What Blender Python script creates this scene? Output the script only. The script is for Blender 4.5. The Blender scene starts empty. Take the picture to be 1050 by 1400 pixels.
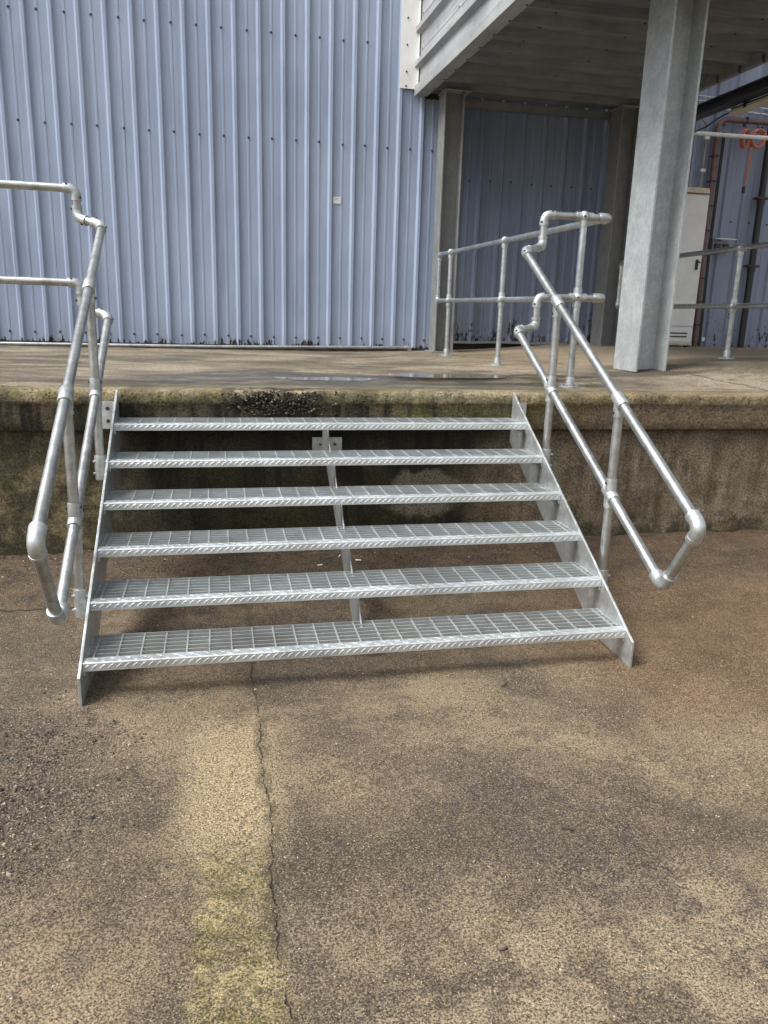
import bpy, math, random
from mathutils import Vector, Matrix, noise as mn

random.seed(7)
scene = bpy.context.scene
C = scene.collection

# ------------------------------------------------------------------ camera
CAM = Vector((0.4917, -4.3949, 1.36))
YAW, PITCH, ROLL, FPX = 0.213335, 0.254251, 0.029467, 1058.346
fw = Vector((math.sin(YAW) * math.cos(PITCH), math.cos(YAW) * math.cos(PITCH), -math.sin(PITCH)))
rt0 = Vector((math.cos(YAW), -math.sin(YAW), 0))
up0 = rt0.cross(fw)
rt = math.cos(ROLL) * rt0 + math.sin(ROLL) * up0
up = -math.sin(ROLL) * rt0 + math.cos(ROLL) * up0
cd = bpy.data.cameras.new('camera')
cd.sensor_fit = 'VERTICAL'
cd.sensor_height = 24
cd.lens = FPX / 1400 * 24
cd.clip_start = 0.05
cd.clip_end = 2000
cam = bpy.data.objects.new('camera', cd)
C.objects.link(cam)
m = Matrix((rt, up, -fw)).transposed().to_4x4()
m.translation = CAM
cam.matrix_world = m
scene.camera = cam

# ------------------------------------------------------------------ light
SUN_EL, SUN_AZ = math.radians(54), math.radians(-104)     # azimuth from +Y towards +X: high, from the left and a little in front of the wall
world = bpy.data.worlds.new('World')
scene.world = world
world.use_nodes = True
wn = world.node_tree
bg = wn.nodes['Background']
sky = wn.nodes.new('ShaderNodeTexSky')
sky.sky_type = 'NISHITA'
sky.sun_disc = False
sky.sun_elevation = SUN_EL
sky.sun_rotation = SUN_AZ
sky.air_density = 1.0
sky.dust_density = 4.0
hs = wn.nodes.new('ShaderNodeHueSaturation')              # cloud cover takes most of the blue out
hs.inputs['Saturation'].default_value = 0.36
wn.links.new(sky.outputs[0], hs.inputs['Color'])
wn.links.new(hs.outputs[0], bg.inputs[0])
bg.inputs[1].default_value = 0.08
sd = bpy.data.lights.new('sun', 'SUN')
sd.energy = 1.5
sd.angle = math.radians(28)
sd.color = (1.0, 0.985, 0.96)
sun = bpy.data.objects.new('sun', sd)
C.objects.link(sun)
sv = Vector((math.sin(SUN_AZ) * math.cos(SUN_EL), math.cos(SUN_AZ) * math.cos(SUN_EL), math.sin(SUN_EL)))
sun.rotation_euler = sv.to_track_quat('Z', 'Y').to_euler()
sun.location = (-4, -4, 8)
scene.view_settings.view_transform = 'Standard'
scene.view_settings.look = 'None'
scene.view_settings.gamma = 1
scene.view_settings.use_curve_mapping = False
scene.view_settings.exposure = 1.48
cy = scene.cycles
cy.max_bounces = 6
cy.diffuse_bounces = 3
cy.glossy_bounces = 3
cy.transmission_bounces = 3
cy.use_adaptive_sampling = True
cy.adaptive_threshold = 0.02

# ------------------------------------------------------------------ node helper
class NT:
    def __init__(s, name):
        s.m = bpy.data.materials.new(name)
        s.m.use_nodes = True
        s.t = s.m.node_tree
        s.b = s.t.nodes['Principled BSDF']
        s.pos = s.t.nodes.new('ShaderNodeNewGeometry').outputs['Position']
    def n(s, ty, **kw):
        o = s.t.nodes.new(ty)
        for k, v in kw.items():
            setattr(o, k, v)
        return o
    def put(s, sock, v):
        if isinstance(v, bpy.types.NodeSocket):
            s.t.links.new(v, sock)
        elif isinstance(v, (tuple, list)) and len(v) == 3 and sock.type == 'RGBA':
            sock.default_value = (*v, 1)
        else:
            sock.default_value = v
    def scale(s, vec, sc, off=(0, 0, 0), rot=(0, 0, 0)):
        o = s.n('ShaderNodeMapping')
        s.put(o.inputs['Vector'], vec)
        o.inputs['Scale'].default_value = sc
        o.inputs['Location'].default_value = off
        o.inputs['Rotation'].default_value = rot
        return o.outputs[0]
    def noise(s, sc, det=4, rough=.55, vec=None, dist=0, color=False):
        o = s.n('ShaderNodeTexNoise')
        s.put(o.inputs['Vector'], vec if vec is not None else s.pos)
        o.inputs['Scale'].default_value = sc
        o.inputs['Detail'].default_value = det
        o.inputs['Roughness'].default_value = rough
        o.inputs['Distortion'].default_value = dist
        return o.outputs[1 if color else 0]
    def vor(s, sc, out='Distance', vec=None, feature='F1'):
        o = s.n('ShaderNodeTexVoronoi', feature=feature)
        s.put(o.inputs['Vector'], vec if vec is not None else s.pos)
        o.inputs['Scale'].default_value = sc
        return o.outputs[out]
    def ma(s, op, a, b=0.0, c=None, clamp=False):
        o = s.n('ShaderNodeMath', operation=op, use_clamp=clamp)
        s.put(o.inputs[0], a)
        s.put(o.inputs[1], b)
        if c is not None:
            s.put(o.inputs[2], c)
        return o.outputs[0]
    def mr(s, v, a, b, c=0.0, d=1.0, smooth=True):
        o = s.n('ShaderNodeMapRange')
        if smooth:
            o.interpolation_type = 'SMOOTHSTEP'
        s.put(o.inputs['Value'], v)
        for k, x in zip(('From Min', 'From Max', 'To Min', 'To Max'), (a, b, c, d)):
            s.put(o.inputs[k], x)
        return o.outputs[0]
    def mix(s, f, a, b, mode='MIX'):
        o = s.n('ShaderNodeMix', data_type='RGBA', blend_type=mode)
        s.put(o.inputs[0], f)
        s.put(o.inputs[6], a)
        s.put(o.inputs[7], b)
        return o.outputs[2]
    def sep(s, v=None):
        o = s.n('ShaderNodeSeparateXYZ')
        s.put(o.inputs[0], v if v is not None else s.pos)
        return o.outputs
    def attr(s, name):
        return s.n('ShaderNodeAttribute', attribute_name=name).outputs['Color']
    def bump(s, h, dist=.004, st=1.0, nrm=None):
        o = s.n('ShaderNodeBump')
        o.inputs['Strength'].default_value = st
        o.inputs['Distance'].default_value = dist
        s.put(o.inputs['Height'], h)
        if nrm is not None:
            s.put(o.inputs['Normal'], nrm)
        return o.outputs[0]
    def fin(s, col, rough=.7, metal=0.0, nrm=None, spec=None):
        s.put(s.b.inputs['Base Color'], col)
        s.put(s.b.inputs['Roughness'], rough)
        s.put(s.b.inputs['Metallic'], metal)
        if nrm is not None:
            s.put(s.b.inputs['Normal'], nrm)
        if spec is not None:
            s.put(s.b.inputs['Specular IOR Level'], spec)
        return s.m

def band(t, v, lo, hi, soft):
    a = t.mr(v, lo - soft, lo + soft)
    b = t.mr(v, hi - soft, hi + soft, 1.0, 0.0)
    return t.ma('MULTIPLY', a, b)

# ------------------------------------------------------------------ materials
def mat_ground():
    t = NT('yard_concrete')
    x, y, z = t.sep()
    w1 = t.noise(3.0, 4, .6, color=True)
    wx, wy, wz = t.sep(w1)
    xw = t.ma('ADD', x, t.ma('MULTIPLY', t.ma('SUBTRACT', wx, .5), .5))
    yw = t.ma('ADD', y, t.ma('MULTIPLY', t.ma('SUBTRACT', wy, .5), .5))
    rag = t.noise(17, 4, .72)
    rg = t.ma('MULTIPLY', t.ma('SUBTRACT', rag, .5), .55)
    xw = t.ma('ADD', xw, rg)
    yw = t.ma('ADD', yw, rg)
    big = t.noise(1.1, 7, .66, dist=.4)
    med = t.noise(5.0, 5, .72)
    fine = t.noise(190, 3.5, .72)
    grit = t.noise(230, 2, .6)
    col = t.mix(t.mr(big, .38, .64), (.112, .092, .068), (.335, .268, .182))
    col = t.mix(t.ma('MULTIPLY', t.mr(t.ma('ADD', t.ma('MULTIPLY', med, .7), t.ma('MULTIPLY', t.noise(26, 3, .7), .3)), .50, .58), .5), col, (.098, .083, .070))
    col = t.mix(t.ma('MULTIPLY', t.mr(med, .44, .28), .5), col, (.40, .315, .21))
    # purple grey traffic stain running diagonally through the slab
    dg = t.ma('ADD', xw, t.ma('MULTIPLY', yw, .55))
    stain = t.ma('MULTIPLY', band(t, dg, -.30, .12, .16), t.mr(y, -2.1, -2.4))
    col = t.mix(t.ma('MULTIPLY', stain, .8), col, (.098, .080, .070))
    pb = t.ma('MULTIPLY', t.mr(yw, -2.75, -3.05), t.mr(xw, .55, .8))
    col = t.mix(t.ma('MULTIPLY', pb, t.mr(med, .40, .56, 0.0, .75)), col, (.40, .335, .235))
    # rusty brown wash on the right, below the stairs
    rb = t.ma('MULTIPLY', t.mr(xw, 1.55, 2.2), t.mr(yw, -2.6, -2.0))
    col = t.mix(t.ma('MULTIPLY', rb, .75), col, t.mix(t.mr(med, .35, .65), (.16, .095, .05), (.25, .165, .095)))
    # sandy brown dirt against the dock wall, under the stairs
    ud = t.mr(yw, -1.25, -.75)
    col = t.mix(t.ma('MULTIPLY', ud, .85), col, t.mix(t.mr(med, .4, .6), (.115, .075, .046), (.045, .034, .024)))
    # broken, gravelly patch on the left
    dx = t.ma('DIVIDE', t.ma('SUBTRACT', xw, -.17), .33)
    dy = t.ma('DIVIDE', t.ma('SUBTRACT', yw, -2.28), .50)
    rr = t.ma('ADD', t.ma('MULTIPLY', dx, dx), t.ma('MULTIPLY', dy, dy))
    gp = t.mr(rr, 1.25, .55)
    col = t.mix(t.ma('MULTIPLY', gp, .8), col, t.mix(t.mr(fine, .4, .62), (.055, .044, .036), (.15, .12, .095)))
    # yellow green algae strip beside the joint
    xm = t.ma('ADD', x, t.ma('MULTIPLY', t.ma('SUBTRACT', wx, .5), .16))
    moss = t.ma('MULTIPLY', t.ma('MULTIPLY', band(t, xm, .40, .60, .03), t.mr(yw, -2.45, -2.7)), t.mr(t.noise(12, 4, .72), .40, .55, .35, 1.0))
    col = t.mix(t.ma('MULTIPLY', moss, .85), col, t.mix(t.mr(t.noise(9, 3.5, .7), .40, .60), (.46, .39, .21), (.17, .155, .05)))
    pale = t.ma('MULTIPLY', band(t, xm, .36, .62, .06), t.ma('MULTIPLY', t.mr(y, -1.9, -2.1), t.mr(y, -2.75, -2.5)))
    col = t.mix(t.ma('MULTIPLY', pale, .85), col, (.47, .385, .245))
    oil = t.ma('MULTIPLY', t.mr(t.ma('ADD', t.vor(2.3), t.ma('MULTIPLY', t.ma('SUBTRACT', t.noise(16, 3, .7), .5), .12)), .105, .06), .3)
    col = t.mix(oil, col, (.05, .043, .038))
    # aggregate grain
    cell = t.vor(300, 'Color')
    cv = t.sep(cell)[0]
    lf = t.mr(fine, .36, .66, 0.0, 1.0)
    col = t.mix(1.0, col, t.mix(lf, (.30, .29, .28), (1.72, 1.69, 1.63)), 'MULTIPLY')
    col = t.mix(t.ma('MULTIPLY', t.mr(cv, .80, .92), .55), col, (.46, .38, .27))
    col = t.mix(t.ma('MULTIPLY', t.mr(cv, .20, .08), .75), col, (.035, .027, .02))
    pit = t.mr(t.vor(95), .22, .10)
    pm = t.ma('MULTIPLY', pit, t.mr(t.noise(2.2, 3), .50, .62))
    col = t.mix(t.ma('MULTIPLY', pm, .8), col, (.03, .025, .02))
    # the joint / crack running towards the camera, and a side branch by the left stringer
    cw = t.noise(2.6, 6, .78, vec=t.scale(t.pos, (.6, 1, 1)))
    cx = t.ma('ABSOLUTE', t.ma('ADD', t.ma('SUBTRACT', x, .597), t.ma('MULTIPLY', t.ma('SUBTRACT', cw, .5), .11)))
    wdt = t.ma('MULTIPLY', t.mr(t.noise(9, 4, .7), .36, .62, .02, 1.0), .0036)
    crack = t.ma('MULTIPLY', t.mr(cx, wdt, t.ma('MULTIPLY', wdt, .3)), t.mr(y, -1.0, -1.25))
    halo = t.ma('MULTIPLY', t.mr(t.ma('ADD', cx, t.ma('MULTIPLY', t.ma('SUBTRACT', t.noise(30, 3, .7), .5), .05)), .026, .012), t.mr(t.noise(5, 3, .7), .42, .52))
    cy = t.ma('ABSOLUTE', t.ma('ADD', t.ma('SUBTRACT', y, -.965), t.ma('MULTIPLY', t.ma('SUBTRACT', t.noise(6, 3.5, .7, vec=t.scale(t.pos, (1, .25, 1))), .5), .10)))
    crack2 = t.ma('MULTIPLY', t.mr(cy, .008, .003), t.mr(x, .12, -.02))
    cr = t.ma('MAXIMUM', crack, crack2)
    col = t.mix(t.ma('MULTIPLY', halo, .5), col, (.075, .066, .042))
    col = t.mix(t.ma('MULTIPLY', cr, .85), col, (.03, .025, .017))
    # pale scratches
    sc = t.noise(1.0, 2, .5, vec=t.scale(t.pos, (120, 5, 1), rot=(0, 0, .5)))
    sc2 = t.noise(1.0, 2, .5, vec=t.scale(t.pos, (5, 110, 1), rot=(0, 0, .35)))
    scr = t.ma('MULTIPLY', t.mr(t.ma('MAXIMUM', sc, sc2), .76, .80), .55)
    col = t.mix(scr, col, (.50, .44, .34))
    col = t.mix(1.0, col, (.66, .63, .595), 'MULTIPLY')
    h = t.ma('ADD', t.ma('MULTIPLY', fine, .55), t.ma('MULTIPLY', grit, .35))
    h = t.ma('SUBTRACT', h, t.ma('MULTIPLY', pm, .6))
    h = t.ma('SUBTRACT', h, t.ma('MULTIPLY', cr, 1.8))
    h = t.ma('ADD', h, t.ma('MULTIPLY', med, .8))
    rough = t.mr(med, .3, .7, .62, .92)
    return t.fin(col, rough, 0, t.bump(h, .006, .9), .35)

def mat_dock_floor():
    t = NT('dock_floor_concrete')
    st = t.scale(t.pos, (.8, 1.7, 1))
    a = t.noise(1.6, 4, .62, vec=st, dist=.5)
    b = t.noise(5, 3.5, .65, vec=st)
    fine = t.noise(70, 3.5, .7)
    x, y, z = t.sep()
    col = t.mix(t.mr(a, .36, .64), (.10, .084, .062), (.33, .28, .205))
    col = t.mix(t.mr(b, .50, .74), col, (.13, .095, .06))
    col = t.mix(t.ma('MULTIPLY', t.mr(t.noise(2.6, 5, .7), .50, .60), .6), col, (.15, .14, .075))
    far = t.ma('MULTIPLY', t.mr(x, 2.2, 3.0), t.mr(y, .9, 1.7))
    col = t.mix(t.ma('MULTIPLY', far, .55), col, t.mix(b, (.33, .255, .17), (.46, .36, .24)))
    # wet band in the low strip along the edge and its damp margin
    wet = t.ma('MULTIPLY', band(t, t.ma('ADD', y, t.ma('MULTIPLY', t.ma('SUBTRACT', a, .5), .9)), .0, .85, .15), band(t, x, .0, 3.0, .4))
    wet = t.ma('MULTIPLY', wet, t.mr(b, .35, .55))
    col = t.mix(t.ma('MULTIPLY', wet, .75), col, (.062, .055, .042))
    # fine cracked line running diagonally over the floor
    d = t.ma('ABSOLUTE', t.ma('ADD', t.ma('SUBTRACT', t.ma('ADD', t.ma('MULTIPLY', x, .93), t.ma('MULTIPLY', y, .36)), 3.55), t.ma('MULTIPLY', t.ma('SUBTRACT', t.noise(3.5, 3.5, .7), .5), .25)))
    ck = t.mr(d, .016, .006)
    col = t.mix(t.ma('MULTIPLY', ck, .7), col, (.05, .04, .03))
    col = t.mix(1.0, col, t.mix(t.mr(fine, .35, .66), (.62, .6, .58), (1.25, 1.24, 1.22)), 'MULTIPLY')
    col = t.mix(1.0, col, (.76, .76, .76), 'MULTIPLY')
    rough = t.mr(wet, 0, 1, .78, .30, False)
    h = t.ma('ADD', t.ma('MULTIPLY', fine, .5), t.ma('MULTIPLY', b, .9))
    h = t.ma('SUBTRACT', h, t.ma('MULTIPLY', ck, .8))
    return t.fin(col, rough, 0, t.bump(h, .006, .7), .4)

def mat_dock_wall():
    t = NT('stained_wall_concrete')
    x, y, z = t.sep()
    stv = t.scale(t.pos, (7, 7, .8))
    streak = t.noise(1.5, 4, .65, vec=stv)
    big = t.noise(1.7, 4, .65, dist=.5)
    med = t.noise(7, 3.5, .65)
    fine = t.noise(100, 4, .75)
    xw = t.ma('ADD', x, t.ma('MULTIPLY', t.ma('SUBTRACT', big, .5), .9))
    zw = t.ma('ADD', z, t.ma('MULTIPLY', t.ma('SUBTRACT', med, .5), .5))
    col = t.mix(t.mr(t.ma('ADD', t.ma('MULTIPLY', streak, .6), t.ma('MULTIPLY', med, .4)), .36, .64), (.085, .064, .040), (.215, .178, .128))
    col = t.mix(t.ma('MULTIPLY', t.mr(big, .45, .62), .4), col, (.135, .098, .050))
    # algae and black grime, heaviest where water runs off behind the stairs
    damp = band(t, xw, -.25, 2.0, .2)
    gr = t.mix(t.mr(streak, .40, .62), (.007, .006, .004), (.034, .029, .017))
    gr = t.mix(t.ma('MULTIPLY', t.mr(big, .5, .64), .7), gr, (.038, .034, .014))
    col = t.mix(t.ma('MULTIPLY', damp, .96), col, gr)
    # left: mottled olive lichen
    lf = t.mr(xw, -.02, -.22)
    li = t.mix(t.mr(t.noise(5, 4, .72), .40, .62), (.035, .031, .015), (.165, .14, .075))
    col = t.mix(t.ma('MULTIPLY', lf, .85), col, li)
    # scraped pale patches
    def patch(cx, cz, rx, rz):
        a = t.ma('DIVIDE', t.ma('SUBTRACT', x, cx), rx)
        b = t.ma('DIVIDE', t.ma('SUBTRACT', z, cz), rz)
        r = t.ma('ADD', t.ma('ADD', t.ma('MULTIPLY', a, a), t.ma('MULTIPLY', b, b)), t.ma('MULTIPLY', t.ma('SUBTRACT', med, .5), 2.2))
        return t.mr(r, 1.0, .45)
    p = t.ma('MAXIMUM', patch(1.60, .36, .26, .15), patch(2.34, .42, .13, .22))
    col = t.mix(t.ma('MULTIPLY', p, .7), col, (.19, .17, .125))
    # darker streaky band under the edge beam, dirt line at the foot
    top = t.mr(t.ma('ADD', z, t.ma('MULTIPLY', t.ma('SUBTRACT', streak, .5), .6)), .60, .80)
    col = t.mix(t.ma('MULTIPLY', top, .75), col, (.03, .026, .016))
    foot = t.mr(zw, .18, .08)
    col = t.mix(t.ma('MULTIPLY', foot, .7), col, (.035, .034, .016))
    col = t.mix(1.0, col, t.mix(t.mr(fine, .34, .66), (.42, .41, .40), (1.60, 1.57, 1.50)), 'MULTIPLY')
    h = t.ma('ADD', t.ma('MULTIPLY', fine, .5), t.ma('MULTIPLY', med, 1.2))
    return t.fin(col, t.mr(streak, .3, .7, .55, .9), 0, t.bump(h, .006, .8), .3)

def mat_lip():
    t = NT('mossy_edge_concrete')
    x, y, z = t.sep()
    big = t.noise(2.2, 4, .68, dist=.5)
    med = t.noise(11, 4, .7)
    fine = t.noise(80, 3.5, .72)
    streak = t.noise(1.8, 3.5, .6, vec=t.scale(t.pos, (8, 8, 1)))
    zw = t.ma('ADD', z, t.ma('MULTIPLY', t.ma('SUBTRACT', med, .5), .05))
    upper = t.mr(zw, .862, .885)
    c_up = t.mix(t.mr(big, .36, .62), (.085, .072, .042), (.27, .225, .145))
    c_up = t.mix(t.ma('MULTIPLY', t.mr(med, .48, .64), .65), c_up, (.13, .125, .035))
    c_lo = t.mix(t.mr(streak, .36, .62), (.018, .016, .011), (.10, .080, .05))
    rightside = t.mr(t.ma('ADD', x, t.ma('MULTIPLY', t.ma('SUBTRACT', big, .5), 1.2)), 1.9, 2.6)
    c_lo = t.mix(t.ma('MULTIPLY', rightside, .75), c_lo, t.mix(med, (.09, .068, .042), (.24, .185, .12)))
    mossy = t.ma('MULTIPLY', band(t, x, 1.0, 2.4, .3), t.mr(big, .42, .56))
    c_lo = t.mix(t.ma('MULTIPLY', mossy, .6), c_lo, (.13, .125, .03))
    c_up = t.mix(t.ma('MULTIPLY', rightside, .5), c_up, (.19, .145, .085))
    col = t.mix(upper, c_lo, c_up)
    sp = t.ma('MULTIPLY', band(t, x, .50, 1.05, .08), t.mr(med, .40, .55))
    col = t.mix(t.ma('MULTIPLY', sp, .9), col, (.022, .019, .015))
    pit = t.mr(t.vor(45), .28, .14)
    pm = t.ma('MULTIPLY', pit, t.mr(t.noise(4, 3), .46, .6))
    col = t.mix(t.ma('MULTIPLY', pm, .8), col, (.025, .021, .014))
    col = t.mix(1.0, col, t.mix(t.mr(fine, .34, .66), (.55, .55, .55), (1.38, 1.35, 1.3)), 'MULTIPLY')
    h = t.ma('SUBTRACT', t.ma('ADD', t.ma('MULTIPLY', fine, .6), t.ma('MULTIPLY', med, 1.6)), t.ma('MULTIPLY', pm, 1.2))
    return t.fin(col, .85, 0, t.bump(h, .008, .9), .3)

def mat_galv(name, base=.60, spangle=0.0, sscale=55, rough=.42, metal=.8, tint=(.97, 1.0, 1.0), dirt=.25, bmp=.0012):
    t = NT(name)
    a = t.noise(9, 3, .55)
    b = t.noise(55, 2, .5)
    c = t.mix(t.mr(a, .3, .7), tuple(base * .90 * k for k in tint), tuple(base * 1.08 * k for k in tint))
    if spangle:
        cell = t.sep(t.vor(sscale, 'Color', vec=t.scale(t.pos, (1, 1, .6))))[0]
        cell2 = t.sep(t.vor(sscale * 2.3, 'Color'))[1]
        v = t.ma('ADD', t.ma('MULTIPLY', cell, .65), t.ma('MULTIPLY', cell2, .35))
        c = t.mix(1.0, c, t.mix(v, (1 - spangle,) * 3, (1 + spangle,) * 3), 'MULTIPLY')
    c = t.mix(t.ma('MULTIPLY', t.mr(t.noise(3.3, 3, .5), .50, .72), dirt), c, (.20, .185, .15))
    r = t.ma('ADD', t.mr(b, .3, .7, rough - .08, rough + .1), t.ma('MULTIPLY', t.ma('SUBTRACT', a, .5), .2))
    if bmp < .001:                                        # drawn tube and castings: even sheen, only slow changes
        r = t.mr(t.noise(4, 2, .5), .3, .7, rough - .03, rough + .06)
        sc_ = t.noise(26, 4, .72)
        c = t.mix(1.0, c, t.mix(t.mr(sc_, .38, .62), (.86, .86, .85), (1.12, 1.12, 1.11)), 'MULTIPLY')
        gm_ = t.ma('MULTIPLY', t.mr(t.noise(7, 4, .7), .56, .66), .35)
        c = t.mix(gm_, c, (.23, .22, .19))
        return t.fin(c, r, metal)
    return t.fin(c, r, metal, t.bump(t.ma('ADD', b, t.ma('MULTIPLY', a, 1.5)), bmp, .5))

def mat_blue(name, c0, c1, wear, zb, zr, dirt=.15):
    t = NT(name)
    x, y, z = t.sep()
    a = t.noise(.8, 4, .55)
    stv = t.scale(t.pos, (14, 14, .5))
    streak = t.noise(1.6, 3.5, .6, vec=stv)
    c = t.mix(t.mr(a, .3, .7), c0, c1)
    c = t.mix(t.ma('MULTIPLY', t.mr(streak, .5, .75), dirt), c, (.12, .125, .14))
    c = t.mix(t.ma('MULTIPLY', t.mr(streak, .46, .25), dirt * .8), c, tuple(min(1, k * 1.25 + .04) for k in c1))
    low = t.mr(z, zb + zr * 1.6, zb, smooth=False)
    c = t.mix(t.ma('MULTIPLY', low, .22), c, (.20, .19, .18))
    # flaked paint: rust shows through, mostly near the foot of the sheets
    fl = t.noise(13, 4, .75, vec=t.scale(t.pos, (2.4, 1, .7)))
    fl2 = t.noise(3.2, 3, .5)
    k = t.mr(z, zb, zb + zr, 1.0, 0.0, False)
    thr = t.ma('SUBTRACT', .80, t.ma('MULTIPLY', k, wear))
    v = t.ma('ADD', t.ma('MULTIPLY', fl, .72), t.ma('MULTIPLY', fl2, .28))
    mask = t.mr(v, thr, t.ma('ADD', thr, .012))
    rust = t.mix(t.noise(40, 4, .7), (.016, .011, .010), (.055, .036, .028))
    c = t.mix(mask, c, rust)
    rgh = t.ma('ADD', t.ma('MULTIPLY', mask, .4), t.mr(streak, .3, .7, .38, .52))
    h = t.ma('SUBTRACT', t.ma('MULTIPLY', t.noise(1.6, 2, .5, vec=t.scale(t.pos, (2.2, 1, .8))), 7.0), t.ma('MULTIPLY', mask, .25))
    return t.fin(c, rgh, 0, t.bump(h, .004, .5), .45)

def mat_sheet(name, c0, c1, cd_, amt, ax):
    t = NT(name)
    sc = (9, .5, 9) if ax == 'y' else (.7, 6, 6)
    streak = t.noise(1.6, 3.5, .65, vec=t.scale(t.pos, sc))
    spot = t.noise(2.6, 4, .7)
    c = t.mix(t.mr(spot, .35, .65), c0, c1)
    c = t.mix(t.ma('MULTIPLY', t.mr(streak, .46, .68), amt), c, cd_)
    c = t.mix(t.ma('MULTIPLY', t.mr(t.noise(9, 3.5, .7), .56, .72), amt * .8), c, tuple(k * .6 for k in cd_))
    return t.fin(c, .55, 0, t.bump(spot, .003, .4), .4)

def mat_plain(name, c, rough=.5, metal=0.0, var=.2, sc=12):
    t = NT(name)
    a = t.noise(sc, 5, .65)
    col = t.mix(t.mr(a, .3, .7), tuple(k * (1 - var) for k in c), tuple(min(1, k * (1 + var)) for k in c))
    return t.fin(col, t.mr(a, .3, .7, max(.05, rough - .08), rough + .08), metal, t.bump(a, .001, .3))

def mat_attr(name, rough=.85):
    t = NT(name)
    c = t.attr('col')
    c = t.mix(1.0, c, t.mix(t.noise(220, 3, .6), (.75, .75, .75), (1.25, 1.25, 1.25)), 'MULTIPLY')
    return t.fin(c, rough, 0, None, .3)

def mat_puddle():
    t = NT('puddle_water')
    t.b.inputs['Transmission Weight'].default_value = .75
    t.b.inputs['IOR'].default_value = 1.33
    return t.fin((.62, .58, .5), .035, 0, t.bump(t.noise(18, 2, .5), .0006, .25))

M = dict(
    ground=mat_ground(), dockfloor=mat_dock_floor(), dockwall=mat_dock_wall(), lip=mat_lip(),
    bars=mat_galv('galvanised_bars', .50, 0, 90, .46, .6, (.93, 1.0, 1.0), .3),
    midplate=mat_galv('dull_galvanised_plate', .36, .08, 60, .5, .6, (.97, 1.0, 1.0), .3),
    tread=mat_galv('galvanised_tread', .70, .06, 90, .40, .72, (.94, 1.0, 1.0), .28),
    plate=mat_galv('galvanised_plate', .62, .14, 45, .40, .78, (.96, 1.0, 1.0), .22),
    column=mat_galv('galvanised_column', .46, .15, 75, .46, .30, (.93, 1.0, 1.01), .10),
    dullcol=mat_galv('weathered_column_steel', .22, .12, 60, .6, .25, (.97, 1.0, .99), .3),
    tube=mat_galv('galvanised_tube', .47, 0, 70, .37, .9, (.97, 1.0, .99), .35, .0002),
    newtube=mat_galv('bright_zinc_tube', .52, 0, 70, .36, .9, (.92, 1.0, 1.02), .15, .0002),
    fitting=mat_galv('cast_zinc_fitting', .52, 0, 120, .46, .8, (.95, 1.0, 1.0), .25, .0002),
    bolt=mat_galv('bolt_steel', .34, 0, 50, .45, .7, (1, 1, .97), .3),
    screw=mat_plain('dark_screw', (.035, .035, .045), .5),
    blue=mat_blue('blue_wall_paint', (.285, .345, .47), (.335, .40, .525), .335, .975, .19, .30),
    blueworn=mat_blue('worn_blue_wall_paint', (.22, .255, .35), (.27, .31, .42), .28, 1.0, 1.1, .4),
    blueshade=mat_blue('blue_wall_paint_with_shade', (.14, .18, .265), (.18, .225, .32), .29, 1.03, .8, .4),  # wall blue darkened: the shade under the canopy is put into its colour
    side=mat_sheet('canopy_side_paint', (.32, .335, .345), (.40, .415, .42), (.13, .128, .12), .42, 'y'),
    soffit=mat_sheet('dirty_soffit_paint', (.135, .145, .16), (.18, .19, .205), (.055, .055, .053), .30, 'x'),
    trim=mat_sheet('grey_trim_paint', (.28, .29, .295), (.35, .36, .36), (.14, .135, .12), .4, 'y'),
    white=mat_plain('white_flashing', (.78, .77, .74), .45, 0, .05, 4),
    cream=mat_plain('cream_cabinet_paint', (.72, .72, .69), .42, 0, .06, 5),
    beige=mat_plain('weathered_beige_steel', (.50, .42, .30), .6, 0, .25, 15),
    black=mat_plain('black_plastic', (.02, .02, .022), .45),
    darkbeam=mat_plain('dark_painted_beam', (.045, .045, .05), .55, 0, .3),
    copper=mat_plain('copper_brown_pipe', (.17, .10, .085), .45, .3, .25, 20),
    orange=mat_plain('orange_cable', (.50, .17, .12), .45, 0, .15, 30),
    grey=mat_plain('grey_plastic', (.30, .30, .29), .5),
    diffuser=mat_plain('yellowed_diffuser', (.62, .58, .44), .4, 0, .08),
    whitepipe=mat_plain('white_pipe', (.72, .72, .70), .4, 0, .08),
    stone=mat_attr('loose_stone'),
    wood=mat_plain('twig_bark', (.06, .04, .028), .9, 0, .3, 60),
    paper=mat_plain('cigarette_paper', (.75, .72, .65), .8, 0, .1, 60),
    rust=mat_plain('rusted_steel', (.075, .045, .03), .85, 0, .4, 30),
    plinth=mat_plain('dark_plinth', (.035, .03, .026), .9, 0, .5, 10),  # near-black tone for plinths and wall backings
    puddle=mat_puddle(),
)

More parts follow.
